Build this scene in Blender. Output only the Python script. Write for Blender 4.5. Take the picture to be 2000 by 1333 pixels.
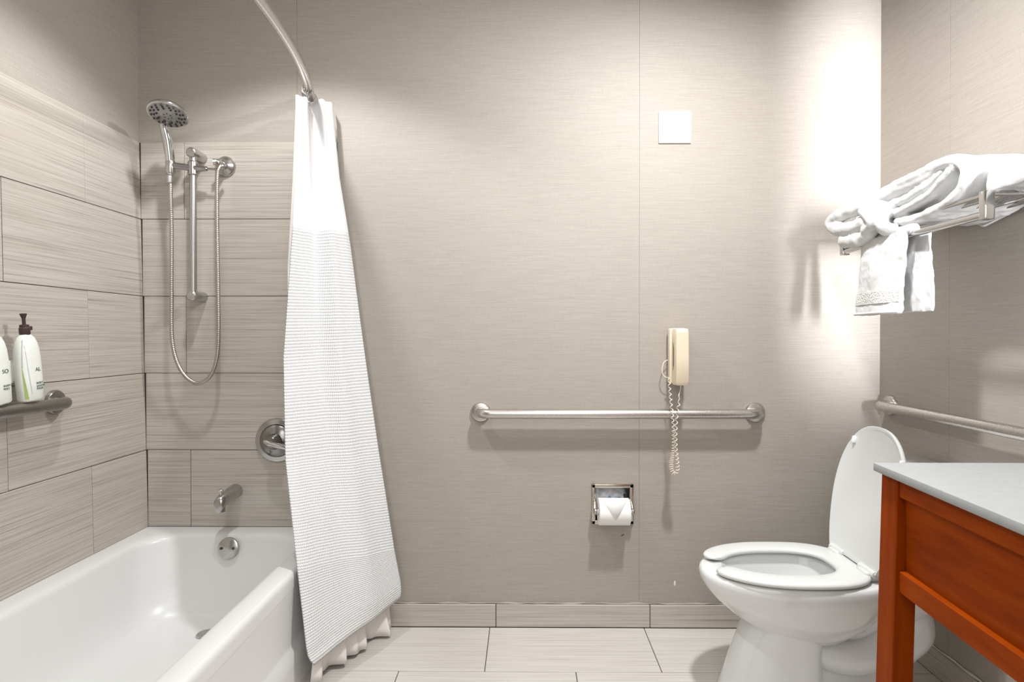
import bpy, bmesh, math, random
from mathutils import Vector, Matrix
random.seed(7)
PI = math.pi
S = bpy.context.scene
COL = S.collection
for o in list(bpy.data.objects):
    bpy.data.objects.remove(o)

# ------------------------------------------------------------------ camera
F, YAW, PITCH, CX, CY, CAMH = 1129.45, .008, .006, 1015.47, 663.75, 1.159
cam = bpy.data.cameras.new('camera')
cam.sensor_width = 36; cam.lens = F * 36 / 2000
cam.shift_x = -(CX - 1000) / 2000; cam.shift_y = (CY - 666.5) / 2000
cam.clip_start = .02
camo = bpy.data.objects.new('camera', cam); COL.objects.link(camo)
camo.location = (0, 0, CAMH); camo.rotation_euler = (PI / 2 - PITCH, 0, YAW)
S.camera = camo

# ------------------------------------------------------------------ world, light, exposure
w = bpy.data.worlds.new('world'); S.world = w; w.use_nodes = True
w.node_tree.nodes['Background'].inputs[0].default_value = (1, .97, .93, 1)
w.node_tree.nodes['Background'].inputs[1].default_value = .4
S.view_settings.view_transform = 'Standard'; S.view_settings.look = 'None'
S.view_settings.gamma = 1; S.view_settings.use_curve_mapping = False
S.view_settings.exposure = 0.0

def area(name, loc, aim, size, power, col=(1, .96, .90), shape='DISK', sy=None, spread=180):
    l = bpy.data.lights.new(name, 'AREA'); l.shape = shape; l.size = size
    if sy: l.size_y = sy
    l.energy = power; l.color = col; l.spread = math.radians(spread)
    o = bpy.data.objects.new(name, l); COL.objects.link(o); o.location = loc
    o.rotation_euler = (Vector(aim) - Vector(loc)).to_track_quat('-Z', 'Y').to_euler()
    return o
# recessed lamp over the tub, ceiling lamp, vanity lamp on the right wall, two added fill lights standing in for bounce behind the camera
sl_ = bpy.data.lights.new('tub_downlight', 'SPOT'); sl_.energy = 52; sl_.spot_size = math.radians(122); sl_.spot_blend = .4; sl_.shadow_soft_size = .035; sl_.color = (.985, .99, 1)
so0 = bpy.data.objects.new('tub_downlight', sl_); COL.objects.link(so0); so0.location = (-.86, 1.66, 2.57)
area('ceiling_lamp', (.58, 1.42, 2.48), (.25, 1.60, 0), .12, 40, (.985, .99, 1))
area('vanity_lamp', (1.29, .35, 1.75), (1.315, 2.3, 1.75), .09, 4.6, (.95, .95, 1), 'RECTANGLE', 1.5, 20)
area('room_bounce', (.05, -.85, 1.75), (.25, 2.3, 1.0), 1.5, 11, (.99, .995, 1), 'SQUARE')
area('ceiling_bounce', (0, -.2, 2.5), (0, .3, 0), 1.5, 20, (.99, .995, 1), 'SQUARE')

# ------------------------------------------------------------------ pixel helpers (a ray through a photo pixel, cut by a plane in the room)
def ray(px, py):
    u, v = (px - CX) / F, -(py - CY) / F
    y, z = math.cos(PITCH) + v * math.sin(PITCH), -math.sin(PITCH) + v * math.cos(PITCH)
    x = u
    return Vector((x * math.cos(YAW) - y * math.sin(YAW), x * math.sin(YAW) + y * math.cos(YAW), z))
O = Vector((0, 0, CAMH))
def on_y(px, py, Y): r = ray(px, py); return O + r * (Y / r.y)
def on_x(px, py, X): r = ray(px, py); return O + r * (X / r.x)
def on_z(px, py, Z): r = ray(px, py); return O + r * ((Z - CAMH) / r.z)

# ------------------------------------------------------------------ materials
def mat(name, col, rough=.5, metal=0, spec=.5, coat=0, sss=0):
    m = bpy.data.materials.new(name); m.use_nodes = True
    b = m.node_tree.nodes['Principled BSDF']
    b.inputs['Base Color'].default_value = (*col, 1); b.inputs['Roughness'].default_value = rough
    b.inputs['Metallic'].default_value = metal; b.inputs['Specular IOR Level'].default_value = spec
    b.inputs['Coat Weight'].default_value = coat
    return m
class NT:
    def __init__(s, m): s.t = m.node_tree; s.b = s.t.nodes['Principled BSDF']
    def n(s, typ, **kw):
        x = s.t.nodes.new(typ)
        for k, v in kw.items():
            if k in x.inputs: x.inputs[k].default_value = v
            else: setattr(x, k, v)
        return x
    def l(s, a, b): s.t.links.new(a, b)
    def pos(s, scale, rand=0):
        g = s.n('ShaderNodeNewGeometry'); mp = s.n('ShaderNodeMapping'); mp.inputs['Scale'].default_value = scale
        s.l(g.outputs['Position'], mp.inputs['Vector'])
        if rand:
            oi = s.n('ShaderNodeObjectInfo'); k = s.n('ShaderNodeMath', operation='MULTIPLY'); k.inputs[1].default_value = rand
            s.l(oi.outputs['Random'], k.inputs[0]); s.l(k.outputs[0], mp.inputs['Location'])
        return mp.outputs[0]
    def noise(s, vec, scale=1, detail=3, rough=.6):
        x = s.n('ShaderNodeTexNoise'); x.inputs['Scale'].default_value = scale; x.inputs['Detail'].default_value = detail
        x.inputs['Roughness'].default_value = rough; s.l(vec, x.inputs['Vector']); return x.outputs['Fac']
    def ramp(s, fac, stops):
        r = s.n('ShaderNodeValToRGB'); e = r.color_ramp.elements
        while len(e) < len(stops): e.new(.5)
        for q, (p, c) in zip(e, stops): q.position = p; q.color = (*c, 1)
        s.l(fac, r.inputs[0]); return r.outputs[0]
    def mix(s, a, b, fac, mode='MIX'):
        x = s.n('ShaderNodeMix', data_type='RGBA', blend_type=mode)
        if isinstance(fac, (int, float)): x.inputs[0].default_value = fac
        else: s.l(fac, x.inputs[0])
        s.l(a, x.inputs[6])
        if isinstance(b, tuple): x.inputs[7].default_value = (*b, 1)
        else: s.l(b, x.inputs[7])
        return x.outputs[2]
    def bump(s, h, strength=.2, dist=.002):
        x = s.n('ShaderNodeBump'); x.inputs['Strength'].default_value = strength; x.inputs['Distance'].default_value = dist
        s.l(h, x.inputs['Height']); s.l(x.outputs[0], s.b.inputs['Normal'])
    def color(s, c): s.l(c, s.b.inputs['Base Color'])

def wallpaper(name, sc, c0, c1):
    m = mat(name, c0, .62, 0, .35); t = NT(m)
    a = t.noise(t.pos(sc[0]), 1, 4, .65); b = t.noise(t.pos(sc[1]), 1, 2, .5)
    big = t.noise(t.pos((1.3, 1.3, 1.3)), 1, 2)
    col = t.ramp(a, [(.25, c0), (.75, c1)])
    col = t.mix(col, t.ramp(b, [(.3, (.90, .89, .88)), (.7, (1, 1, 1))]), .55, 'MULTIPLY')
    col = t.mix(col, t.ramp(big, [(.3, (.95, .945, .94)), (.7, (1, 1, 1))]), .6, 'MULTIPLY')
    t.color(col); t.bump(a, .25, .0012)
    return m
WP0, WP1 = (.345, .313, .272), (.435, .400, .355)
M_paper = wallpaper('woven_wallpaper', ((9, 9, 420), (260, 260, 40)), WP0, WP1)

def striated(name, sc1, sc2, c):
    m = mat(name, c[1], .38, 0, .45); t = NT(m)
    a = t.noise(t.pos(sc1, 40), 1, 4, .65); b = t.noise(t.pos(sc2, 40), 1, 3, .6)
    col = t.ramp(a, [(.28, c[0]), (.43, c[1]), (.58, c[2]), (.75, c[3])])
    col = t.mix(col, t.ramp(b, [(.30, (.84, .82, .80)), (.55, (1, 1, 1))]), .7, 'MULTIPLY')
    t.color(col); t.bump(a, .22, .001)
    return m
TC = [(.26, .23, .195), (.46, .42, .368), (.525, .487, .435), (.585, .548, .495)]
M_tile = striated('striated_wall_tile', (2.2, 2.2, 330), (3, 3, 120), TC)
M_ftile = striated('striated_floor_tile', (2.2, 330, 2.2), (3, 120, 3), [(.40, .37, .33), (.58, .55, .51), (.64, .61, .57), (.69, .66, .62)])
M_grout = mat('dark_grout', (.085, .07, .055), .9)
M_seam = mat('seam_backing', (.33, .30, .27), .9)
M_plaster = mat('white_plaster', (.80, .78, .75), .8)
M_enamel = mat('tub_enamel', (.71, .71, .697), .3, 0, .45, .12)
M_china = mat('toilet_china', (.74, .75, .745), .12, 0, .5, .4)
M_seat = mat('seat_plastic', (.66, .67, .655), .28)
M_chrome = mat('chrome', (.62, .62, .62), .10, 1)
M_satin = mat('satin_chrome', (.50, .49, .48), .24, 1)
M_hose = mat('hose_steel', (.50, .46, .41), .28, 1)
def brushed(name, col, sc, r0=.27):
    m = mat(name, col, r0, 1); t = NT(m)
    a = t.noise(t.pos(sc), 1, 3); t.l(t.ramp(a, [(.3, (r0 - .05,) * 3), (.7, (r0 + .12,) * 3)]), t.b.inputs['Roughness'])
    t.bump(a, .05, .0005); return m
M_steel = brushed('brushed_steel', (.60, .57, .54), (500, 500, 500))
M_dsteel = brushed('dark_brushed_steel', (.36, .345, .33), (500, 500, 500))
M_nickel = brushed('holder_nickel', (.55, .50, .43), (400, 400, 400), .2)
M_dark = mat('dark_recess', (.05, .045, .045), .6)
M_ivory = mat('ivory_plastic', (.72, .61, .46), .35)
M_cord = mat('ivory_cord', (.74, .66, .55), .4)
M_white = mat('white_plastic', (.86, .86, .85), .35)
M_bottle = mat('bottle_plastic', (.82, .84, .79), .3)
M_pump = mat('brown_pump', (.055, .032, .032), .35)
M_green = mat('green_print', (.36, .47, .14), .5)
M_grey = mat('grey_print', (.50, .50, .53), .5)
M_ink = mat('dark_print', (.05, .11, .08), .5)
M_tp = mat('tissue_paper', (.86, .85, .83), .9, 0, .1)
M_wrap = mat('blue_wrap', (.58, .67, .78), .35)
M_counter = mat('quartz_counter', (.33, .34, .34), .5, 0, .2)
t_ = NT(M_counter); t_.color(t_.ramp(t_.noise(t_.pos((60, 60, 60)), 1, 4), [(.3, (.32, .33, .33)), (.7, (.355, .365, .365))]))
M_cedge = M_counter
def woodmat(name, sc):
    m = mat(name, (.3, .1, .02), .45, 0, .05, 0); t = NT(m)
    a = t.noise(t.pos(sc, 9), 1, 5, .6); b = t.noise(t.pos(tuple(k * .25 for k in sc), 9), 1, 2)
    c = t.ramp(a, [(.25, (.20, .028, .001)), (.5, (.27, .042, .001)), (.75, (.33, .058, .0015))])
    t.color(t.mix(c, t.ramp(b, [(.3, (.78, .74, .7)), (.7, (1, 1, 1))]), .7, 'MULTIPLY')); return m
M_wood = woodmat('stained_wood_rails', (30, 5, 40)); M_woodv = woodmat('stained_wood_legs', (40, 40, 4))
def fabric():
    m = mat('waffle_cotton', (.79, .79, .795), .85, 0, .15); t = NT(m)
    uv = t.n('ShaderNodeUVMap'); sp = t.n('ShaderNodeSeparateXYZ'); t.l(uv.outputs[0], sp.inputs[0])
    hs = []
    for k in (0, 1):
        a = t.n('ShaderNodeMath', operation='MULTIPLY'); a.inputs[1].default_value = PI / .0105; t.l(sp.outputs[k], a.inputs[0])
        s = t.n('ShaderNodeMath', operation='SINE'); t.l(a.outputs[0], s.inputs[0])
        b = t.n('ShaderNodeMath', operation='ABSOLUTE'); t.l(s.outputs[0], b.inputs[0]); hs.append(b.outputs[0])
    p = t.n('ShaderNodeMath', operation='MULTIPLY'); t.l(hs[0], p.inputs[0]); t.l(hs[1], p.inputs[1])
    g = t.n('ShaderNodeMapRange'); g.inputs[1].default_value = 1.50; g.inputs[2].default_value = 1.52
    g.inputs[3].default_value = 1; g.inputs[4].default_value = 0; t.l(sp.outputs[1], g.inputs[0])
    q = t.n('ShaderNodeMath', operation='MULTIPLY'); t.l(p.outputs[0], q.inputs[0]); t.l(g.outputs[0], q.inputs[1])
    t.bump(q.outputs[0], .9, .003)
    return m
M_curtain = fabric()
M_liner = mat('satin_liner', (.80, .76, .74), .35, 0, .5)
M_terry = mat('terry_towel', (.66, .66, .655), .95, 0, .1); t_ = NT(M_terry)
t_.bump(t_.noise(t_.pos((420, 420, 420)), 1, 3), .6, .002)
M_band = mat('woven_band', (.64, .635, .61), .8, 0, .2); t_ = NT(M_band)
vo = t_.n('ShaderNodeTexVoronoi'); vo.inputs['Scale'].default_value = 1; t_.l(t_.pos((150, 150, 150)), vo.inputs['Vector']); t_.bump(vo.outputs['Distance'], .8, .003)

# ------------------------------------------------------------------ mesh helpers
class MB:
    def __init__(s): s.v = []; s.f = []
    def add(s, vs, fs):
        k = len(s.v); s.v += [Vector(a) for a in vs]; s.f += [tuple(i + k for i in f) for f in fs]; return s
    def box(s, x0, x1, y0, y1, z0, z1, bev=0, seg=2):
        bm = bmesh.new()
        bmesh.ops.create_cube(bm, size=1)
        for q in bm.verts: q.co = ((x0 + x1) / 2 + q.co.x * (x1 - x0), (y0 + y1) / 2 + q.co.y * (y1 - y0), (z0 + z1) / 2 + q.co.z * (z1 - z0))
        if bev: bmesh.ops.bevel(bm, geom=bm.edges[:], offset=bev, segments=seg, profile=.5, affect='EDGES')
        bm.verts.index_update()
        s.add([q.co.copy() for q in bm.verts], [[q.index for q in f.verts] for f in bm.faces]); bm.free(); return s
    def loft(s, rings, c0=True, c1=True, closed=True):
        n = len(rings[0]); vs = [p for r in rings for p in r]; fs = []
        for i in range(len(rings) - 1):
            for j in range(n if closed else n - 1):
                fs.append((i * n + j, i * n + (j + 1) % n, (i + 1) * n + (j + 1) % n, (i + 1) * n + j))
        if c0: fs.append(tuple(range(n))[::-1])
        if c1: fs.append(tuple((len(rings) - 1) * n + j for j in range(n)))
        return s.add(vs, fs)
    def tube(s, pts, r, seg=12, caps=True, flat=None):
        pts = [Vector(p) for p in pts]; n = len(pts); rs = r if isinstance(r, (list, tuple)) else [r] * n
        T = [(pts[min(i + 1, n - 1)] - pts[max(i - 1, 0)]).normalized() for i in range(n)]
        a = T[0].orthogonal().normalized() if abs(T[0].z) > .9 or True else None
        rings = []
        for i in range(n):
            if i: 
                a = a - T[i] * a.dot(T[i]); a.normalize()
            b = T[i].cross(a)
            rings.append([pts[i] + (a * math.cos(t) + b * math.sin(t)) * rs[i] for t in [2 * PI * k / seg for k in range(seg)]])
        return s.loft(rings, caps, caps)
    def lathe(s, prof, org, axis, seg=28, caps=True):
        ax = Vector(axis).normalized(); a = ax.orthogonal().normalized(); b = ax.cross(a); org = Vector(org)
        return s.loft([[org + ax * h + (a * math.cos(t) + b * math.sin(t)) * max(r, 1e-5) for t in [2 * PI * k / seg for k in range(seg)]] for r, h in prof], caps, caps)
    def ell(s, c, r, seg=16, rot=None):
        c = Vector(c); R = rot or Matrix.Identity(3)
        rings = []
        for i in range(1, 10):
            th = PI * i / 10
            rings.append([c + R @ Vector((r[0] * math.sin(th) * math.cos(t), r[1] * math.sin(th) * math.sin(t), r[2] * math.cos(th))) for t in [2 * PI * k / seg for k in range(seg)]])
        return s.loft(rings)
    def xf(s, M):
        s.v = [M @ q for q in s.v]; return s

def link(o, parent=None, loc=None):
    COL.objects.link(o)
    if parent is not None:
        o.parent = parent; o.matrix_parent_inverse = Matrix.Translation(parent.location).inverted() if parent.type == 'EMPTY' else Matrix.Identity(4)
    return o
def obj(name, mb, material, parent=None, smooth=38, rel=None):
    me = bpy.data.meshes.new(name); me.from_pydata(mb.v, [], mb.f); me.validate()
    bm = bmesh.new(); bm.from_mesh(me); bmesh.ops.recalc_face_normals(bm, faces=bm.faces); bm.to_mesh(me); bm.free()
    if smooth:
        me.shade_smooth()
        if smooth < 180: me.set_sharp_from_angle(angle=math.radians(smooth))
    me.materials.append(material)
    return link(bpy.data.objects.new(name, me), parent)
def tag(o, label, cat, group=None, kind=None):
    o['label'] = label; o['category'] = cat
    if group: o['group'] = group
    if kind: o['kind'] = kind
    return o
def thing(name, label, cat, loc, group=None):
    o = bpy.data.objects.new(name, None); COL.objects.link(o); o.location = loc; o.empty_display_size = .05
    return tag(o, label, cat, group)
def struct(name, mb, m, label, cat):
    o = obj(name, mb, m, None, 0); o['kind'] = 'structure'; o['label'] = label; o['category'] = cat; return o
def spline(pts, n=8):
    pts = [Vector(p) for p in pts]; P = [pts[0] * 2 - pts[1]] + pts + [pts[-1] * 2 - pts[-2]]; out = []
    for i in range(1, len(P) - 2):
        for k in range(n):
            t = k / n; a, b, c, d = P[i - 1:i + 3]
            out.append(.5 * ((2 * b) + (c - a) * t + (2 * a - 5 * b + 4 * c - d) * t * t + (3 * b - a - 3 * c + d) * t ** 3))
    return out + [pts[-1]]
def text(name, body, size, m, parent, M, depth=.0003):
    cu = bpy.data.curves.new(name, 'FONT'); cu.body = body; cu.size = size; cu.extrude = depth; cu.align_x = 'LEFT'
    o = bpy.data.objects.new(name, cu); COL.objects.link(o); dg = bpy.context.evaluated_depsgraph_get()
    me = bpy.data.meshes.new_from_object(o.evaluated_get(dg)); bpy.data.objects.remove(o)
    me.transform(M); me.materials.clear(); me.materials.append(m)
    return link(bpy.data.objects.new(name, me), parent)

# ------------------------------------------------------------------ setting
YB, YT = 2.307, 2.299          # wallpaper face and tile face of the back wall
XL, XR, XTUB = -1.545, 1.411, -.747
ZC, YF = 2.60, -1.1
TH, Z0 = .3075, .396           # tile row height, tub rim
# tissue holder opening in the back wall
ha, hb = on_y(1159, 950, YB), on_y(1234, 1022, YB)
HX0, HX1, HZ0, HZ1 = ha.x, hb.x, hb.z, ha.z
def holed(mb, x0, x1, y0, y1, z0, z1):
    mb.box(x0, HX0, y0, y1, z0, z1); mb.box(HX1, x1, y0, y1, z0, z1)
    mb.box(HX0, HX1, y0, y1, z0, HZ0); mb.box(HX0, HX1, y0, y1, HZ1, z1); return mb
wb = struct('wall_back', holed(MB(), XL - .1, XR + .1, YB + .002, YB + .14, -.05, ZC), M_seam, 'beige wallpapered back wall with a tiled end at the tub', 'wall')
s1, s2 = on_y(580, 150, YB).x, on_y(1249, 400, YB).x
G = .0005
obj('wallpaper_panel', MB().box(XL, s1 - G, YB, YB + .004, 0, ZC), M_paper, wb, 0)
obj('wallpaper_panel', holed(MB(), s1 + G, s2 - G, YB, YB + .004, 0, ZC), M_paper, wb, 0)
obj('wallpaper_panel', MB().box(s2 + G, XR, YB, YB + .004, 0, ZC), M_paper, wb, 0)
wl = struct('wall_left', MB().box(XL - .1, XL - .002, YF, YB + .1, -.05, ZC), M_grout, 'tiled tub side wall on the left, wallpapered above the tiles', 'wall')
obj('wallpaper_panel', MB().box(XL - .003, XL, YF, YB, Z0 + 5 * TH - .02, ZC), M_paper, wl, 0)
wr = struct('wall_right', MB().box(XR + .002, XR + .1, YF, YB + .1, -.05, ZC), M_seam, 'beige wallpapered right wall beside the toilet', 'wall')
s3 = on_x(1855, 400, XR).y
obj('wallpaper_panel', MB().box(XR, XR + .003, s3 + G, YB, 0, ZC), M_paper, wr, 0)
obj('wallpaper_panel', MB().box(XR, XR + .003, s3 - 1.37, s3 - G, 0, ZC), M_paper, wr, 0)
obj('wallpaper_panel', MB().box(XR, XR + .003, YF, s3 - 1.37 - 2 * G, 0, ZC), M_paper, wr, 0)
struct('wall_front', MB().box(XL, XR, YF - .1, YF, -.05, ZC), M_plaster, 'plain wall behind the viewer', 'wall')
struct('ceiling', MB().box(XL - .1, XR + .1, YF - .1, YB + .1, ZC, ZC + .08), M_plaster, 'white ceiling above the bathroom', 'ceiling')
fl = struct('floor', MB().box(XL, XR, YF, YB, -.05, -.0025), M_grout, 'pale striated tile floor with dark grout joints', 'floor')
g = .0022
meshes = {}
def piece(name, size, loc, m, parent, rot=(0, 0, 0), bev=.0012):
    k = (tuple(round(a, 4) for a in size), m.name)
    if k not in meshes:
        a, b, c = size
        o = obj(name, MB().box(-a / 2, a / 2, -b / 2, b / 2, -c / 2, c / 2, bev, 1), m, parent, 30); meshes[k] = o.data
    else: o = link(bpy.data.objects.new(name, meshes[k]), parent)
    o.location = loc; o.rotation_euler = rot; return o
obj('grout_bed', MB().box(XL, XTUB, YB - .0035, YB, Z0 - .02, Z0 + 5 * TH - .001), M_grout, wb, 0)
LEAN = math.atan(.0195)
def leanx(z): return -1.506 - (z - Z0) * .0195
for r in range(5):
    z0, z1 = Z0 + r * TH, Z0 + (r + 1) * TH; zc = (z0 + z1) / 2
    j = on_y([371, 0, 363, 0, 360][r], 500, YT).x
    xs = [leanx(zc) , j, j + .61, XTUB] if r % 2 == 0 else [leanx(zc), leanx(zc) + .61, XTUB]
    xs = sorted({round(a, 4) for a in xs if a <= XTUB + 1e-6})
    for a, b in zip(xs, xs[1:]):
        if b - a > .02: piece('wall_tile', (b - a - g, .0085, TH - g), ((a + b) / 2, YT + .00425, zc), M_tile, wb)
    ys = [YT, YT - .2916, YT - .9016, YT - 1.5116] if r % 2 == 0 else [YT, YT - .618, YT - 1.228, YT - 1.5116]
    for a, b in zip(ys, ys[1:]):
        piece('wall_tile', (.0095, a - b - g, TH - g), (leanx(zc) - .00475 + random.uniform(-.0006, .0006), (a + b) / 2, zc), M_tile, wl, (0, -LEAN, 0))
# floor tiles
yr = [2.292, 1.990, 1.685, 1.380, 1.075, .77, .465, .16, -.145]
for r, (a, b) in enumerate(zip(yr, yr[1:])):
    x = -.138 if r % 2 == 0 else -.435
    while x > XTUB: x -= .612
    xs = []
    while x < XR: xs.append(x); x += .612
    xs.append(x)
    for p, q in zip(xs, xs[1:]):
        p, q = max(p, XTUB + .002), min(q, XR - .01)
        if q - p > .02: piece('floor_tile', (q - p - g * 1.3, a - b - g * 1.3, .008), ((p + q) / 2, (a + b) / 2, -.004), M_ftile, fl)
piece('floor_tile', (XR - XTUB, .95, .008), ((XR + XTUB) / 2, -.625, -.004), M_ftile, fl)
# baseboards
bb = struct('baseboard_back', MB().box(XTUB, XR, YB - .009, YB, 0, .0885), M_grout, 'striated tile baseboard along the back wall', 'baseboard')
for a, b in ((XTUB, -.726), (-.726, -.114), (-.114, .498), (.498, 1.11), (1.11, XR)):
    piece('baseboard_tile', (b - a - g * 1.3, .009, .0885), ((a + b) / 2, YB - .0105, .0455), M_tile, bb)
obj('caulk_bead', MB().tube([(XTUB + k * .02, YB - .003 + .001 * math.sin(k * 1.7), .0915 + .0012 * math.sin(k * .9 + 1) * math.sin(k * .31)) for k in range(108)], [.0028 + .0018 * math.sin(k * .77) * math.sin(k * .23) for k in range(108)], 6), mat('grey_caulk', (.42, .38, .33), .7), bb)
br = struct('baseboard_right', MB().box(XR - .007, XR, YF, YB - .016, 0, .0885), M_grout, 'tile baseboard along the right wall under the vanity', 'baseboard')
for k in range(4):
    a = 2.285 - .612 * k; piece('baseboard_tile', (.009, .612 - g, .0885), (XR - .0085, a - .306, .0455), M_tile, br)
obj('caulk_bead', MB().tube([(XR - .004, 2.28 - k * .02, .0925 + .0015 * math.sin(k * 1.1)) for k in range(80)], [.0035 + .002 * math.sin(k * .9) * math.sin(k * .33) for k in range(80)], 6), mat('white_caulk', (.72, .70, .68), .6), br)

# ------------------------------------------------------------------ bathtub
def rrect(x0, x1, y0, y1, r, z, n=8):
    out = []
    for cx, cy, a0 in ((x1 - r, y1 - r, 0), (x0 + r, y1 - r, PI / 2), (x0 + r, y0 + r, PI), (x1 - r, y0 + r, 1.5 * PI)):
        for k in range(n + 1): t = a0 + PI / 2 * k / n; out.append(Vector((cx + r * math.cos(t), cy + r * math.sin(t), z)))
    return out
TX0, TX1, TY0, TY1 = -1.512, XTUB, .79, 2.300
tub = thing('bathtub', 'white enamel bathtub under the hand shower', 'bathtub', ((TX0 + TX1) / 2, 1.54, 0))
R = []
R.append(rrect(TX0, TX1, TY0, TY1, .006, .345, 10)); R.append(rrect(TX0, TX1, TY0, TY1, .006, .375, 10))
for k in range(1, 6):
    t = k / 5 * PI / 2; R.append(rrect(TX0 + .002, TX1 - .014 * (1 - math.cos(t)), TY0, TY1 - .001, .008, .375 + .021 * math.sin(t), 10))
ix0, ix1, iy0, iy1 = TX0 + .060, TX1 - .070, TY0 + .09, TY1 - .062
R.append(rrect(ix0 - .012, ix1 + .008, iy0 - .01, iy1 + .012, .135, .396, 10))
for k in range(1, 6):
    t = k / 5 * PI / 2; q = .026 * math.sin(t) - .006; R.append(rrect(ix0 + q, ix1 - q * .8, iy0 + q, iy1 - q, .14, .394 - .028 * (1 - math.cos(t)), 10))
for z, dx, dyb, dyf in ((.32, .032, .030, .05), (.24, .044, .048, .10), (.17, .058, .068, .15), (.13, .075, .090, .19), (.108, .100, .120, .22), (.097, .14, .17, .27), (.094, .2, .25, .35)):
    R.append(rrect(ix0 + dx, ix1 - dx, iy0 + dyf, iy1 - dyb, min(.15, .31 - dx), z, 10))
obj('basin', MB().loft(R, False, True), M_enamel, tub, 50)
ap = MB(); prof = [(TX1 - .03, .35), (TX1 - .001, .35), (TX1 - .003, .30), (TX1 - .006, .168), (TX1 - .003, .155), (TX1 + .006, .146), (TX1 + .008, .10), (TX1 + .008, 0), (TX1 - .03, 0)]
ap.loft([[(x, TY0, z) for x, z in prof], [(x, TY1, z) for x, z in prof]])
obj('apron', ap, M_enamel, tub, 50)
oc = on_y(447, 1071, 2.207)
n_ = Vector((0, -1, .22)).normalized()
op = obj('overflow_plate', MB().lathe([(.0385, 0), (.0405, .004), (.039, .009), (.034, .012), (.001, .0135)], oc, n_, 32), M_satin, tub)
for s in (-1, 1): obj('screw', MB().lathe([(.0052, 0), (.0052, .003), (.003, .0042), (.0001, .0042)], oc + n_ * .0125 + Vector((s * .0235, 0, 0)), n_, 12), M_dark, op)
obj('drain', MB().lathe([(.030, 0), (.033, .003), (.030, .006), (.02, .004), (.001, .009)], (-1.135, 2.045, .094), (0, 0, 1), 24), M_satin, tub)

# ------------------------------------------------------------------ curtain rod, hooks, curtain
RZ = 2.105
rodp = [(-.850, YB - .006), (-.845, 2.285), (-.827, 2.22), (-.799, 2.11), (-.770, 1.95), (-.752, 1.78), (-.745, 1.60), (-.752, 1.40), (-.775, 1.20), (-.81, 1.0), (-.86, .85), (-.885, .80)]
rod = thing('curtain_rod', 'curved brushed metal shower curtain rod high above the tub', 'curtain rod', (-.866, 2.28, RZ))
rp = spline([(x, y, RZ) for x, y in rodp], 8)
obj('tube', MB().tube(rp, .0165, 18), M_steel, rod)
obj('flange', MB().lathe([(.025, 0), (.025, .006), (.021, .014), (.0175, .020)], (-.850, YB, RZ), (.1, -1, 0), 24), M_steel, rod)

def lerp_tab(tab, v):
    for a, b in zip(tab, tab[1:]):
        if v <= b[0]: 
            t = (v - a[0]) / (b[0] - a[0]); t = max(0, t)
            return [a[i] + (b[i] - a[i]) * t for i in range(1, len(a))]
    return list(tab[-1][1:])
# outline rows (photo pixel and depth of the near and far edge), resampled by height
def rows(lst):
    out = []
    for v, lx, ly, ld, rx, ry, rd, amp in lst:
        a, b = on_y(lx, ly, ld), on_y(rx, ry, rd); out.append((v, a.x, a.y, a.z, b.x, b.y, b.z, amp))
    return out
def sheet(name, tab, folds, m, parent, nu=90, nv=100, W=.62, H=1.95, offs=0, sharp=0):
    vs = []; uv = []
    for j in range(nv + 1):
        v = j / nv
        ax, ay, az, bx, by, bz, amp = lerp_tab(tab, v)
        d = Vector((bx - ax, by - ay, 0)); ln = d.length; d.normalize(); nrm = Vector((d.y, -d.x, 0))
        for i in range(nu + 1):
            u = i / nu; k = folds(u, v) * amp
            edge = min(1, u / .04, (1 - u) / .04)
            p = Vector((ax, ay, az + (bz - az) * u)) + d * (ln * u) + nrm * (k + offs)
            vs.append(p); uv.append((u * W, (1 - v) * H))
    fs = [(j * (nu + 1) + i, j * (nu + 1) + i + 1, (j + 1) * (nu + 1) + i + 1, (j + 1) * (nu + 1) + i) for j in range(nv) for i in range(nu)]
    me = bpy.data.meshes.new(name); me.from_pydata(vs, [], fs); me.shade_smooth(); me.materials.append(m)
    l = me.uv_layers.new(name='UVMap')
    for lp in me.loops: l.data[lp.index].uv = uv[lp.vertex_index]
    o = link(bpy.data.objects.new(name, me), parent)
    so = o.modifiers.new('thick', 'SOLIDIFY'); so.thickness = .0016; so.offset = 0
    return o
curt = thing('shower_curtain', 'white waffle-weave shower curtain bunched beside the tub', 'shower curtain', (-.70, 2.08, .03))
ct = rows([(0, 574, 190, 2.16, 655, 203, 2.25, .030), (.06, 574, 265, 2.155, 661, 270, 2.252, .030), (.13, 573, 345, 2.14, 668, 345, 2.255, .026),
           (.25, 566, 470, 2.10, 689, 480, 2.255, .021), (.45, 551, 700, 2.03, 716, 690, 2.25, .015), (.62, 555, 900, 1.96, 742, 880, 2.245, .012),
           (.82, 577, 1112, 1.865, 772, 1075, 2.24, .011), (.96, 596, 1265, 1.83, 784, 1138, 2.235, .007), (.985, 601, 1287, 1.83, 785, 1158, 2.235, .005), (1, 612, 1300, 1.835, 782, 1170, 2.235, .004)])
def cf(u, v):
    return (math.sin(2 * PI * (1.7 * u + .05) + .6 * v) * (1 - .35 * v) + .55 * math.sin(2 * PI * (3.3 * u + .3) - 1.2 * v) * (1 - .75 * v)
            + .18 * math.sin(9 * v + 7 * u))
sheet('waffle_panel', ct, cf, M_curtain, curt)
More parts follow.
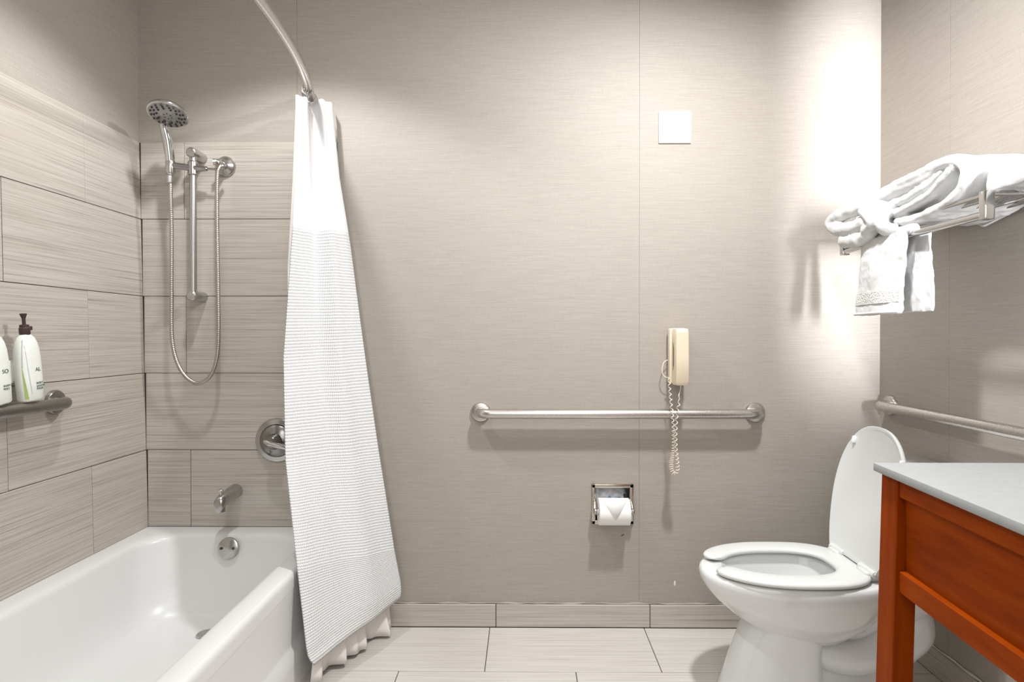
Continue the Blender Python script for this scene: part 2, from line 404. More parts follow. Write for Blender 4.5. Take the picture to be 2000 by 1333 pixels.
lt = rows([(0, 578, 196, 2.20, 640, 210, 2.285, .020), (.13, 572, 345, 2.18, 650, 345, 2.285, .02), (.30, 562, 520, 2.16, 690, 520, 2.285, .018), (.62, 562, 900, 2.0, 725, 890, 2.28, .014),
           (.82, 586, 1108, 1.90, 752, 1070, 2.28, .008), (.95, 614, 1258, 1.89, 758, 1160, 2.28, .006), (1, 606, 1336, 1.875, 764, 1226, 2.27, .022)])
def lf(u, v):
    k = max(0, (v - .8) / .2)
    e = min(1, u / .12, (1 - u) / .12)
    return e * (math.sin(2 * PI * 2.3 * u + 1) * (1 - .3 * k) + k * (.8 * math.sin(2 * PI * 3.7 * u + .4) + .45 * math.sin(2 * PI * 6.1 * u * (1 + .2 * u))))
sheet('liner', lt, lf, M_liner, curt, 110, 90)
# hooks, each threaded on the rod
for k in range(6):
    i = 8 + k * 3; p = rp[min(i, len(rp) - 1)]
    y = 2.262 - .014 * k; x = -.852 + .0050 * k * 1.15
    c = Vector((x, y, RZ)); a = .9 + .25 * math.sin(k * 2.3)
    pts = []
    for q in range(15):
        t = -.6 + q / 14 * (2 * PI - 1.0)
        pts.append(c + Vector((.019 * math.cos(t + PI / 2) * math.cos(a * .3), .006 * math.sin(t + k), .019 * math.sin(t + PI / 2) - .003)))
    pts += [c + Vector((.004 * (-1) ** k, 0, -.030)), c + Vector((.006, .002, -.052)), c + Vector((.012, -.002, -.058))]
    h = thing('curtain_hook', 'small chrome wire hook in the bunch on the curved rod', 'curtain hook', c, 'hooks holding the bunched curtain')
    obj('ring', MB().tube(spline(pts, 3), .0019, 6), M_chrome, h)
    obj('roller_ball', MB().ell(c + Vector((0, 0, .0185)), (.0042, .0042, .0042), 8), M_chrome, h)

# ------------------------------------------------------------------ shower fittings
def disc(px, py): return on_y(px, py, YT)
sb = on_y(377, 300, YT - .065); sbz1, sbx = sb.z, sb.x; sbz0 = on_y(380, 579, YT - .065).z
bar = thing('shower_slide_bar', 'chrome vertical slide bar with round brackets holding the hand shower', 'slide bar', (sbx, YT, sbz0))
obj('rail', MB().tube([(sbx, YT - .065, sbz0 - .008), (sbx, YT - .065, sbz1 + .008)], .0125, 18), M_satin, bar)
for z in (sbz0, sbz1):
    obj('bracket', MB().lathe([(.021, 0), (.020, .02), (.0195, .075), (.0185, .082), (.015, .085), (.001, .0855)], (sbx, YT, z), (0, -1, 0), 24), M_satin, bar)
sz = on_y(377, 329, YT - .065).z
sl = obj('slider', MB().tube([(sbx, YT - .065, sz - .028), (sbx, YT - .065, sz - .024), (sbx, YT - .065, sz + .022), (sbx, YT - .065, sz + .026)], [.0155, .019, .019, .0155], 18), M_satin, bar)
hx = on_y(333, 330, YT - .095)
obj('clamp_arm', MB().tube([(sbx + .055, YT - .068, sz - .003), (sbx + .03, YT - .068, sz - .003), (sbx, YT - .070, sz), (hx.x + .012, hx.y, sz + .002), (hx.x, hx.y, sz + .002)], [.009, .0125, .0125, .0125, .013], 14), M_satin, sl)
obj('lock_pin', MB().tube([(sbx + .055, YT - .068, sz - .003), (sbx + .095, YT - .068, sz - .006)], .004, 8), M_satin, sl)
obj('cradle', MB().lathe([(.0150, -.030), (.0165, -.026), (.0175, .014), (.0165, .018)], (hx.x, hx.y, sz), (0, 0, 1), 20), M_satin, sl)

hs = thing('hand_shower', 'chrome hand shower with round spray head and looping metal hose', 'hand shower', (hx.x, hx.y, sz))
hc = on_y(328, 224, YT - .175)                      # spray head centre
hn = Vector((.07, -.37, -.92)).normalized()
hpts = spline([(hx.x, hx.y, sz - .035), (hx.x, hx.y - .002, sz + .02), (hx.x - .002, hx.y - .012, sz + .09), (hx.x - .004, hx.y - .032, sz + .155), hc - hn * .022], 6)
hr = [lerp_tab([(0, .0115), (.2, .0145), (.45, .0185), (.7, .017), (1, .019)], i / (len(hpts) - 1))[0] for i in range(len(hpts))]
obj('handle', MB().tube(hpts, hr, 18), M_chrome, hs)
HS = .90
def hl(pr): return [(r * HS, h * HS) for r, h in pr]
head = obj('spray_head', MB().lathe(hl([(.018, -.034), (.040, -.030), (.064, -.020), (.0745, -.010), (.0765, -.004), (.0755, .001), (.071, .003)]), hc, hn, 40), M_chrome, hs)
obj('face_plate', MB().lathe(hl([(.0705, .0025), (.069, .0045), (.030, .0065), (.027, .0085), (.001, .0085)]), hc, hn, 40), mat('grey_face', (.40, .40, .40), .3, .6), head)
a_ = hn.orthogonal().normalized(); b_ = hn.cross(a_); nz = MB()
for rr, cnt in ((.061, 17), (.050, 13), (.040, 10)):
    for k in range(cnt):
        t = 2 * PI * k / cnt + rr * 40; nz.lathe([(.0038, 0), (.0034, .0035), (.0001, .0038)], hc + hn * (.0042 + (.0705 - rr) * .03) + (a_ * math.cos(t) + b_ * math.sin(t)) * rr * HS, hn, 7)
for k in range(6):
    t = 2 * PI * k / 6; nz.lathe([(.0022, 0), (.002, .002), (.0001, .002)], hc + hn * .0072 + (a_ * math.cos(t) + b_ * math.sin(t)) * .013, hn, 6)
o = obj('nozzles', nz, M_dark, head); o['kind'] = 'stuff'
so_ = disc(441, 326)
hd = YT - .075
hp = [Vector((hx.x, hx.y, sz - .035)), Vector((hx.x, hx.y, sz - .12))] + [on_y(a, b, d) for a, b, d in ((335, 450, hd - .01), (335, 580, hd), (336, 660, hd), (345, 705, hd), (362, 735, hd), (385, 749, hd), (408, 738, hd), (422, 708, hd), (427, 660, hd), (426, 560, hd), (424, 440, hd), (424, 350, hd - .002), (428, 328, hd + .002), (437, 324, hd + .015))]
path = spline(hp, 10)
# resample evenly for the ribs
def even(path, step):
    out = [path[0]]; acc = 0
    for a, b in zip(path, path[1:]):
        L = (b - a).length; 
        while acc + L >= step:
            t = (step - acc) / L; a = a + (b - a) * t; out.append(a); L = (b - a).length; acc = 0
        acc += L
    return out
hp2 = even(path, .0024)
obj('hose', MB().tube(hp2, [.0078 if (i % 3) else .0066 for i in range(len(hp2))], 10), M_hose, hs, 180)
obj('hose_nut', MB().lathe([(.011, -.03), (.0125, -.026), (.0125, -.002), (.0105, 0)], (hx.x, hx.y, sz - .036), (0, 0, 1), 8), M_satin, hs)

ow = thing('shower_outlet', 'round chrome wall outlet feeding the shower hose', 'shower outlet', so_)
obj('flange', MB().lathe([(.041, 0), (.041, .005), (.034, .014), (.024, .020), (.018, .030), (.001, .032)], so_, (0, -1, 0), 32), M_satin, ow)
obj('elbow', MB().tube(spline([so_ + Vector((0, -.02, 0)), so_ + Vector((-.001, -.045, .001)), so_ + Vector((-.005, -.060, .001)), so_ + Vector((-.016, -.066, 0))], 5), [.013] * 5 + [.0135] * 5 + [.0115] * 6, 14), M_satin, ow)

vc = disc(543, 860)
sv = thing('shower_valve', 'round chrome tub valve half hidden by the curtain', 'shower valve', vc)
obj('escutcheon', MB().lathe([(.088, 0), (.088, .006), (.084, .012), (.066, .016), (.062, .012)], vc, (0, -1, 0), 44), M_satin, sv)
obj('dial', MB().lathe([(.064, .008), (.062, .020), (.050, .030), (.032, .036), (.026, .060), (.020, .066), (.001, .067)], vc, (0, -1, 0), 36), mat('valve_dial', (.30, .29, .285), .22, 1), sv)
lv = MB(); c = vc + Vector((0, -.058, 0))
lv.tube(spline([c + Vector((-.030, 0, .006)), c + Vector((0, -.006, -.004)), c + Vector((.04, -.014, -.012)), c + Vector((.085, -.018, -.020))], 5), [.006, .009, .011, .012, .013, .013, .012, .012, .0115, .011, .0105, .010, .0095, .009, .008, .006], 12)
obj('lever', lv, M_chrome, sv)

pc = disc(462, 958)
sp = thing('tub_spout', 'chrome tub spout with pull-up diverter above the basin', 'tub spout', pc)
rings = []
for y, zc, w_, h_ in ((0, 0, .024, .024), (.01, 0, .0275, .0275), (.05, -.002, .026, .026), (.09, -.006, .0235, .024), (.118, -.010, .021, .024), (.134, -.016, .019, .023), (.141, -.024, .015, .018)):
    ring = []
    for k in range(24):
        t = 2 * PI * k / 24; s = math.sin(t); x = w_ * math.cos(t); z = zc + h_ * s
        if y > .1 and s < 0: z = zc + h_ * s * 1.45
        ring.append(pc + Vector((x, -y, z)))
    rings.append(ring)
obj('spout_body', MB().loft(rings), M_satin, sp)
obj('outlet_lip', MB().lathe([(.017, 0), (.018, -.012), (.0165, -.014), (.013, -.002)], pc + Vector((0, -.122, -.036)), (0, 0, 1), 20), M_satin, sp)
obj('diverter_knob', MB().lathe([(.0035, 0), (.0035, .018), (.009, .021), (.010, .025), (.007, .028), (.0005, .029)], pc + Vector((0, -.116, .008)), (0, -.15, 1), 14), M_chrome, sp)

# ------------------------------------------------------------------ grab bars
def grab(name, label, a, b, nrm, m, off=.057, r=.019):
    a, b, nrm = Vector(a), Vector(b), Vector(nrm); d = (b - a).normalized(); q = .042
    root = thing(name, label, 'grab bar', a)
    pts = [a]
    for k in range(9): t = k / 8 * PI / 2; pts.append(a + nrm * (off - q) + d * (q * (1 - math.cos(t))) + nrm * (q * math.sin(t)))
    pts += [a + (b - a) * t + nrm * off for t in (.3, .5, .7)]
    for k in range(9): t = (1 - k / 8) * PI / 2; pts.append(b + nrm * (off - q) - d * (q * (1 - math.cos(t))) + nrm * (q * math.sin(t)))
    pts.append(b)
    obj('bar', MB().tube(pts, r, 22), m, root)
    for p in (a, b): obj('flange_cover', MB().lathe([(.0395, 0), (.0395, .006), (.036, .011), (.026, .0135), (.0195, .014)], p, nrm, 36), m, root)
    return root
ga, gb = on_y(939, 806, YB), on_y(1474, 805, YB); gz = (ga.z + gb.z) / 2
grab('grab_bar', 'long brushed steel grab bar on the back wall behind the phone cord', (ga.x, YB, gz), (gb.x, YB, gz), (0, -1, 0), M_steel)
grab('grab_bar', 'brushed steel grab bar on the right wall above the toilet', (XR, 2.235, .893), (XR, 1.425, .893), (-1, 0, 0), M_steel)
lx = leanx(.948) + .001
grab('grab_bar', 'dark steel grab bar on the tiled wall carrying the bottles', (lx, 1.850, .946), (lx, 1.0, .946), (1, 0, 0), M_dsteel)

# ------------------------------------------------------------------ bottles on the left grab bar
def bottle(y, x, label, lines, z=.971):
    b = thing('pump_bottle', label, 'bottle', (x, y, z), 'toiletry bottles on the grab bar')
    rings = []
    for h, wx, wy in ((0, .020, .033), (.004, .0225, .036), (.06, .0235, .0375), (.12, .0235, .0365), (.150, .0225, .034), (.170, .020, .0295), (.184, .0165, .023), (.191, .0125, .016), (.194, .0115, .0125)):
        rings.append([Vector((x + wx * math.copysign(abs(math.cos(t)) ** .8, math.cos(t)), y + wy * math.copysign(abs(math.sin(t)) ** .8, math.sin(t)), z + h)) for t in [2 * PI * k / 28 for k in range(28)]])
    body = obj('bottle_body', MB().loft(rings), M_bottle, b, 50)
    # green leaf and grey line printed on the front, text on the side turned to the drain end
    def surf(h, t):
        wx, wy = lerp_tab([(0, .020, .033), (.004, .0225, .036), (.06, .0235, .0375), (.12, .0235, .0365), (.150, .0225, .034), (.170, .020, .0295), (.2, .0165, .023)], h)
        return Vector((x + (wx + .0005) * math.copysign(abs(math.cos(t)) ** .8, math.cos(t)), y + (wy + .0005) * math.copysign(abs(math.sin(t)) ** .8, math.sin(t)), z + h))
    def strip(name, hs, ta, tb, m):
        vs = []; 
        for h, p, q in zip(hs, ta, tb): vs += [surf(h, p), surf(h, q)]
        obj(name, MB().add(vs, [(2 * i, 2 * i + 1, 2 * i + 3, 2 * i + 2) for i in range(len(hs) - 1)]), m, body)
    hs_ = [.006, .03, .055, .08, .105]
    strip('leaf_print', hs_, [-1.08, -1.08, -1.1, -1.12, -1.12], [-.70, -.78, -.88, -1.0, -1.11], M_green)
    strip('line_print', [.02, .06, .10, .14, .165], [-.42, -.52, -.62, -.72, -.85], [-.37, -.47, -.57, -.67, -.80], M_grey)
    strip('line_print', [.10, .13, .155, .18], [-1.15, -1.12, -1.1, -1.05], [-1.02, -1.0, -.98, -.93], M_grey)
    for h, s, body_t in lines:
        p = surf(h, .18)
        M = Matrix(((0, 0, 1, x + .0238), (1, 0, 0, p.y - .012), (0, 1, 0, z + h), (0, 0, 0, 1)))
        text('lettering', body_t, s, M_ink, body, M)
    pm = obj('pump', MB().lathe([(.0125, .193), (.0135, .196), (.0135, .213), (.0115, .215), (.0115, .222), (.0045, .224), (.0045, .240), (.0085, .252), (.0085, .255), (.001, .256)], (x, y, z), (0, 0, 1), 20), M_pump, b)
    obj('pump_nozzle', MB().box(x - .008, x + .008, y + .008, y + .020, z + .205, z + .217, .002), M_pump, pm)
    hk = MB(); hk.box(x - .028, x - .018, y - .042, y - .020, z + .055, z + .122, .004); hk.box(x - .0262, x - .014, y - .034, y + .02, z + .06, z + .115, .003)
    obj('wall_clip', hk, M_bottle, b)
    b.rotation_euler = (math.radians(5.5), 0, 0)
    return b
bottle(on_x(60, 788, -1.462).y, -1.462, 'white pump bottle with brown pump and green leaf print on the grab bar', [(.085, .016, 'AL'), (.047, .0085, 'BODY'), (.038, .0085, 'SAVON'), (.030, .0085, 'POUR')])
bottle(on_x(60, 788, -1.462).y - .108, -1.462, 'white bottle cut off by the left edge of the photo', [(.085, .016, 'SO'), (.047, .0085, 'SHAM'), (.038, .0085, 'POO')])

# ------------------------------------------------------------------ blank wall plate
a, b = on_y(1286.5, 217, YB - .004), on_y(1349.5, 280, YB - .004)
wp = thing('blank_wall_plate', 'square white blank wall plate high on the back wall', 'wall plate', ((a.x + b.x) / 2, YB, b.z))
obj('plate', MB().box(a.x, b.x, YB - .007, YB, b.z, a.z, .003, 2), M_white, wp)
for px in (1306.5, 1330.5):
    for py in (226, 268): obj('screw', MB().lathe([(.0036, 0), (.0034, .0012), (.0001, .0016)], on_y(px, py, YB - .007), (0, -1, 0), 12), mat('screw_paint', (.62, .62, .61), .5), wp)

# ------------------------------------------------------------------ wall phone
pc_ = on_y(1318, 696, YB); px0, pz0 = pc_.x, pc_.z - .110
ph = thing('wall_phone', 'beige wall telephone with coiled cord over the grab bar', 'telephone', (px0, YB, pz0))
obj('mount_plate', MB().box(px0 - .028, px0 + .028, YB - .014, YB, pz0 + .03, pz0 + .185, .002), mat('phone_mount', (.34, .30, .25), .5), ph)
obj('phone_base', MB().box(px0 - .033, px0 + .033, YB - .050, YB - .013, pz0 + .004, pz0 + .220, .006, 3), M_ivory, ph)
hp_ = [(.050, .221), (.106, .218), (.114, .205), (.116, .110), (.114, .018), (.106, .002), (.056, 0), (.052, .010), (.054, .046), (.074, .060), (.078, .075), (.078, .145), (.074, .160), (.054, .174), (.052, .212)]
hb_ = MB(); rr = []
for fx, sc in ((-.0235, .95), (-.0220, .985), (-.0185, 1), (.0185, 1), (.0220, .985), (.0235, .95)):
    rr.append([(px0 + fx, YB - (.082 + (d - .082) * sc), pz0 + .111 + (z - .111) * sc) for d, z in hp_])
hb_.loft(rr); obj('handset', hb_, M_ivory, ph, 30)
obj('cradle', MB().box(px0 - .020, px0 + .020, YB - .060, YB - .048, pz0 + .07, pz0 + .15, .003), mat('cradle_dark', (.16, .13, .10), .5), ph)
# coiled cord: straight lead, coils looping in front of the bar, back up to the base
def coil(path, r0, turns, step=10):
    out = []; n = turns * step; L = [0]
    for a, b in zip(path, path[1:]): L.append(L[-1] + (b - a).length)
    def at(s):
        for i in range(len(path) - 1):
            if s <= L[i + 1] or i == len(path) - 2:
                t = (s - L[i]) / max(1e-9, L[i + 1] - L[i]); return path[i] + (path[i + 1] - path[i]) * t, (path[i + 1] - path[i]).normalized()
    for k in range(n + 1):
        t = k / n; w_ = t + .0
        # stretched near the ends, tight in the hanging loop
        s = (t + .085 * math.sin(2 * PI * t) ) if True else t
        p, d = at(s * L[-1]); a = d.cross(Vector((0, 1, 0))); a.normalize(); b = d.cross(a)
        ang = 2 * PI * turns * t; rr = r0(t); out.append(p + (a * math.cos(ang) + b * math.sin(ang)) * rr)
    return out
cy = YB - .100
mid = spline([on_y(1306, 738, YB - .04), on_y(1309, 770, YB - .07), on_y(1312, 800, cy), on_y(1315, 840, cy), on_y(1315, 880, cy), on_y(1311, 908, cy), on_y(1313, 922, cy), on_y(1318, 926, cy), on_y(1323, 920, cy - .006), on_y(1323, 905, cy - .010), on_y(1320, 875, cy - .012), on_y(1320, 840, cy - .012), on_y(1323, 805, cy - .010), on_y(1327, 785, cy)], 10)
lead1 = spline([Vector((px0 - .034, YB - .022, pz0 + .095)), on_y(1297, 708, YB - .03), on_y(1293, 722, YB - .035), on_y(1296, 734, YB - .038), on_y(1303, 738, YB - .04)], 5)
lead2 = spline([on_y(1327, 780, cy), on_y(1326, 772, cy + .004), on_y(1329, 762, YB - .07), Vector((px0, YB - .088, pz0 + .004))], 5)
cc = coil(mid, lambda t: .0046 + .0030 * math.exp(-((t - .55) / .22) ** 2), 44, 10)
obj('coiled_cord', MB().tube(lead1 + cc + lead2, .0017, 6), M_cord, ph, 180)

# ------------------------------------------------------------------ recessed tissue holder
th = thing('tissue_holder', 'recessed metal toilet paper holder set in the back wall', 'toilet paper holder', ((HX0 + HX1) / 2, YB, HZ0))
a, b = on_y(1155.5, 946, YB - .004), on_y(1237.5, 1025, YB - .004); fr = MB()
for q in ((a.x, a.x + .016, b.z, a.z), (b.x - .016, b.x, b.z, a.z), (a.x, b.x, a.z - .016, a.z), (a.x, b.x, b.z, b.z + .016)):
    fr.box(q[0], q[1], YB - .007, YB + .003, q[2], q[3], .003, 2)
obj('face_frame', fr, M_nickel, th)
rc = MB(); k = .003
rc.add([(HX0, YB, HZ0), (HX1, YB, HZ0), (HX1, YB, HZ1), (HX0, YB, HZ1), (HX0 + .006, YB + .075, HZ0 + .006), (HX1 - .006, YB + .075, HZ0 + .006), (HX1 - .006, YB + .075, HZ1 - .006), (HX0 + .006, YB + .075, HZ1 - .006)],
       [(0, 1, 5, 4), (1, 2, 6, 5), (2, 3, 7, 6), (3, 0, 4, 7), (4, 5, 6, 7)])
obj('recess_box', rc, mat('recess_steel', (.30, .29, .30), .3, .8), th, 0)
rzc = on_y(1199, 1000, YB - .045).z
for s, x in ((-1, a.x + .012), (1, b.x - .012)):
    am = MB(); am.tube(spline([(x, YB - .002, rzc + .032), (x + s * .001, YB - .014, rzc + .022), (x + s * .002, YB - .030, rzc + .006), (x + s * .002, YB - .042, rzc - .004)], 4), [.008] * 6 + [.0085] * 7, 12)
    am.ell((x + s * .001, YB - .044, rzc), (.009, .011, .012), 14); obj('arm', am, M_nickel, th)
obj('roller', MB().tube([(a.x + .014, YB - .044, rzc), (b.x - .014, YB - .044, rzc)], .009, 14), M_white, th)
tp = thing('toilet_paper_roll', 'white toilet paper roll with folded point in the wall holder', 'toilet paper', ((a.x + b.x) / 2, YB - .044, rzc - .05))
x0, x1 = on_y(1169, 1000, YB - .05).x, on_y(1229, 1000, YB - .05).x; cen = Vector((0, YB - .044, rzc)); RR = .0515
obj('paper_body', MB().lathe([(.016, .0), (.0505, .0), (RR, .001), (RR, x1 - x0 - .001), (.0505, x1 - x0), (.016, x1 - x0), (.016, 0)], (x0, cen.y, cen.z), (1, 0, 0), 48, False), M_tp, tp)
# triangular folded end lying on the front of the roll
vs = []; fs = []; xm = (x0 + x1) / 2
for i in range(13):
    t = math.radians(80 - i * 8.2); f = 1 - i / 12
    for s in (-1, 1):
        vs.append((xm + s * (.0015 + f * (x1 - x0) * .47), cen.y - (RR + .0016) * math.cos(t), cen.z + (RR + .0016) * math.sin(t)))
fs = [(2 * i, 2 * i + 1, 2 * i + 3, 2 * i + 2) for i in range(12)]
o = obj('folded_point', MB().add(vs, fs), M_tp, tp, 180); so = o.modifiers.new('t', 'SOLIDIFY'); so.thickness = .0012; so.offset = 1
sr = thing('spare_tissue_packet', 'crumpled spare tissue in pale blue wrapping inside the recess', 'tissue packet', ((HX0 + HX1) / 2, YB + .04, HZ0 + .01))
k = MB()
random.seed(3)
nx_, nz_ = 14, 12; sx0, sx1, sz0_, sz1_ = HX0 + .010, HX1 - .022, HZ0 + .02, HZ1 - .012
vs = [(sx0 + (sx1 - sx0) * i / nx_ - (.004 * math.sin(j)), YB + .032 + .010 * math.sin(i * 1.1 + j * .7) * math.sin(j * .9) + random.uniform(-.005, .005) + .03 * (j / nz_) ** 3, sz0_ + (sz1_ - sz0_) * j / nz_ - (.012 * (i / nx_) ** 2 if j > 9 else 0)) for j in range(nz_ + 1) for i in range(nx_ + 1)]
k.add(vs, [(j * (nx_ + 1) + i, j * (nx_ + 1) + i + 1, (j + 1) * (nx_ + 1) + i + 1, (j + 1) * (nx_ + 1) + i) for j in range(nz_) for i in range(nx_)])
mw = M_wrap; t_ = NT(mw); t_.color(t_.ramp(t_.noise(t_.pos((40, 40, 40)), 1, 3), [(.33, (.30, .45, .68)), (.42, (.74, .80, .86)), (.52, (.86, .86, .86))]))
o = obj('wrapper', k, mw, sr, 180); so = o.modifiers.new('t', 'SOLIDIFY'); so.thickness = .006; so.offset = -1

# ------------------------------------------------------------------ toilet
TY = 1.872
to = thing('toilet', 'white toilet with open-front seat and lid raised beside the vanity', 'toilet', (.95, TY, 0))
def egg(xf, xb, w_, z, n=40, yc=TY, back=.75):
    out = []; xc = xf + (xb - xf) * .52
    for k in range(n):
        t = 2 * PI * k / n; c, s = math.cos(t), math.sin(t)
        ex = .92 if c < 0 else back
        x = xc + (xb - xc if c > 0 else xc - xf) * math.copysign(abs(c) ** ex, c)
        out.append(Vector((x, yc + w_ / 2 * math.copysign(abs(s) ** (.92 if c < 0 else back), s), z)))
    return out
# outer bowl, rim, inner bowl
bw = MB()
rings = [egg(.76, 1.02, .18, .205), egg(.735, 1.05, .205, .225), egg(.700, 1.08, .250, .250), egg(.652, 1.11, .298, .285), egg(.613, 1.13, .332, .320), egg(.588, 1.145, .350, .350), egg(.571, 1.155, .360, .380), egg(.570, 1.155, .362, .395), egg(.573, 1.153, .358, .405), egg(.580, 1.148, .345, .410),
         egg(.640, 1.02, .245, .410), egg(.650, 1.01, .232, .400), egg(.652, 1.008, .230, .36), egg(.66, .98, .21, .31), egg(.70, .93, .15, .25), egg(.75, .88, .08, .225)]
bw.loft(rings); obj('bowl', bw, M_china, to, 60)
obj('water', MB().loft([egg(.672, .962, .19, .275), egg(.68, .95, .18, .2751)]), mat('bowl_water', (.70, .72, .72), .05), to)
pd = MB()
pd.loft([egg(.628, .945, .232, 0, back=.45), egg(.630, .944, .228, .02, back=.45), egg(.645, .935, .212, .06, back=.45), egg(.664, .932, .198, .12, back=.45), egg(.688, .932, .194, .18, back=.45), egg(.70, .94, .200, .215, back=.5), egg(.715, .95, .21, .245, back=.6)])
obj('pedestal', pd, M_china, to, 60)
tr = MB()
tr.loft([egg(.86, 1.19, .15, .0, back=.6), egg(.86, 1.19, .145, .03, back=.6), egg(.87, 1.18, .10, .07, back=.6), egg(.90, 1.19, .09, .15, back=.6), egg(1.03, 1.22, .11, .24, back=.6), egg(1.05, 1.33, .20, .33, back=.6), egg(1.05, 1.36, .24, .40, back=.6)])
obj('rear_base', tr, M_china, to, 60)
tw = MB(); tw.tube(spline([(.90, TY - .01, .17), (.97, TY - .020, .150), (1.04, TY - .025, .145), (1.10, TY - .025, .165), (1.15, TY - .02, .215), (1.17, TY - .01, .27), (1.18, TY, .32)], 6), [.05 + .012 * math.sin(PI * min(1, i / 30)) for i in range(37)], 18)
tw.tube(spline([(1.19, TY, .34), (1.235, TY - .01, .29), (1.252, TY - .01, .235), (1.245, TY - .01, .20), (1.20, TY, .15)], 6), .056, 16)
obj('trapway', tw, M_china, to, 60)
for s_ in (-1, 1): obj('bolt_cap', MB().ell((1.05, TY + s_ * .105, .030), (.022, .020, .024), 16), M_china, to)
obj('base_foot', MB().loft([egg(.88, 1.20, .27, 0), egg(.88, 1.20, .265, .012), egg(.90, 1.18, .22, .022), egg(.92, 1.16, .12, .026)]), M_china, to, 60)
# seat: a U swept around the bowl, open at the front
def egg_pt(t, xf, xb, w_):
    xc = xf + (xb - xf) * .55; c, s = math.cos(t), math.sin(t); ex = .9 if c < 0 else .68
    return Vector((xc + (xb - xc if c > 0 else xc - xf) * math.copysign(abs(c) ** ex, c), TY + w_ / 2 * math.copysign(abs(s) ** (.95 if c < 0 else .7), s), 0))
rings = []; N = 64; gap = .50
for i in range(N + 1):
    t = (PI + gap * .5 * 1.0) + (2 * PI - gap) * i / N
    po, pi_ = egg_pt(t, .578, 1.075, .368), egg_pt(t, .650, .985, .205)
    e = min(i, N - i) / 3.0; q = 1 if e >= 1 else math.sqrt(max(0, 1 - (1 - e) ** 2)) * .85 + .15
    c = (po + pi_) / 2; ro = (po - pi_) / 2 * q; ring = []
    for k in range(14):
        a = 2 * PI * k / 14; cc_, ss_ = math.cos(a), math.sin(a)
        ring.append(c + ro * math.copysign(abs(cc_) ** .6, cc_) + Vector((0, 0, .4235 + .0105 * q * math.copysign(abs(ss_) ** .7, ss_) - (.0035 * cc_ * -1 if False else 0))))
    rings.append(ring)
obj('seat', MB().loft(rings), M_seat, to, 60)
# lid, raised and leaning on the tank
LH = Vector((1.063, TY, .436)); la = math.radians(11.5); lu = Vector((math.sin(la), 0, math.cos(la))); ln = Vector((-math.cos(la), 0, math.sin(la)))
LW = [(0, .130), (.03, .143), (.08, .159), (.15, .173), (.22, .178), (.29, .170), (.345, .150), (.385, .122), (.41, .094), (.427, .062), (.435, .030), (.437, .0)]
def lid_ring(inset, h):
    sp_ = spline([(a, b, 0) for a, b in LW], 4)
    half = [(p.x, max(0, p.y)) for p in sp_]
    c = .21
    full = half + [(u, -v) for u, v in half[::-1][1:]]
    out = []
    for u, v in full:
        d = Vector((u - c, v)); L = d.length; d = d * ((L - inset) / L)
        out.append(LH + lu * (c + d.x) + Vector((0, d.y, 0)) + ln * h)
    return out
lid = obj('lid', MB().loft([lid_ring(.012, .004), lid_ring(.004, .010), lid_ring(0, .010), lid_ring(0, .002), lid_ring(.002, -.004), lid_ring(.012, -.008), lid_ring(.06, -.010)]), M_seat, to, 50)
for u, v in ((.375, .115), (.345, -.145)):
    p = LH + lu * u + Vector((0, v, 0)); k = MB().box(-.012, .012, -.006, .006, -.003, .010, .003)
    R3 = Matrix((( lu.x, 0, ln.x), (0, 1, 0), (lu.z, 0, ln.z))).to_4x4(); obj('bumper', k.xf(Matrix.Translation(p + ln * .006) @ R3), M_white, lid)
for v in (-.085, .085):
    hg = MB(); hg.box(1.035, 1.085, TY + v - .028, TY + v + .028, .410, .440, .007, 3); hg.tube([(1.058, TY + v - .04, .436), (1.058, TY + v + .04, .436)], .0105, 14)
    obj('hinge', hg, M_seat, to)
tk = MB()
def tb(x0, x1, w_, z, r=.03): return rrect(x0, x1, TY - w_ / 2, TY + w_ / 2, r, z, 6)
tk.loft([tb(1.225, 1.385, .36, .375, .05), tb(1.215, 1.392, .40, .39, .045), tb(1.205, 1.395, .42, .55), tb(1.20, 1.395, .43, .70)])
obj('tank', tk, M_china, to, 50)
obj('tank_lid', MB().loft([tb(1.195, 1.398, .44, .698), tb(1.19, 1.40, .45, .704), tb(1.19, 1.40, .45, .724), tb(1.195, 1.396, .44, .731)]), M_china, to, 50)
obj('flush_lever', MB().tube([(1.192, TY - .15, .65), (1.185, TY - .15, .65), (1.182, TY - .10, .645)], .006, 8), M_chrome, to)

# ------------------------------------------------------------------ vanity and its counter
CYB = 1.372
def shear(mb):
    mb.v = [Vector((p.x + .068 * (p.y - CYB) if p.x < 1.2 else p.x, p.y, p.z)) for p in mb.v]; return mb
ctop = tag(obj('vanity_counter', shear(MB().box(.824, 1.405, .45, CYB, .841, .860, .002, 2)), M_counter), 'pale grey vanity countertop on the brown wooden frame', 'countertop')
vx, vy = .836, 1.357
va = thing('vanity', 'reddish-brown wooden vanity frame with recessed panel and square legs', 'vanity', (1.1, .9, 0))
def leg(x, y, dx=0):
    m_ = MB().box(x, x + .048, y - .066, y, 0, .8405, .002, 1)
    m_.v = [Vector((p.x - dx * (.84 - p.z) / .84, p.y, p.z)) for p in m_.v]; return shear(m_)
obj('leg', leg(vx, vy, .022), M_woodv, va, 30); obj('leg', leg(vx, .53, .022), M_woodv, va, 30)
obj('leg', MB().box(1.345, 1.392, vy - .06, vy, 0, .8405, .002, 1), M_woodv, va, 30); obj('leg', MB().box(1.345, 1.392, .47, .53, 0, .8405, .002, 1), M_woodv, va, 30)
obj('top_rail', shear(MB().box(vx + .003, vx + .035, .53, vy - .066, .800, .8405, .002, 1)), M_wood, va, 30)
obj('bottom_rail', shear(MB().box(vx + .003, vx + .035, .53, vy - .066, .588, .636, .002, 1)), M_wood, va, 30)
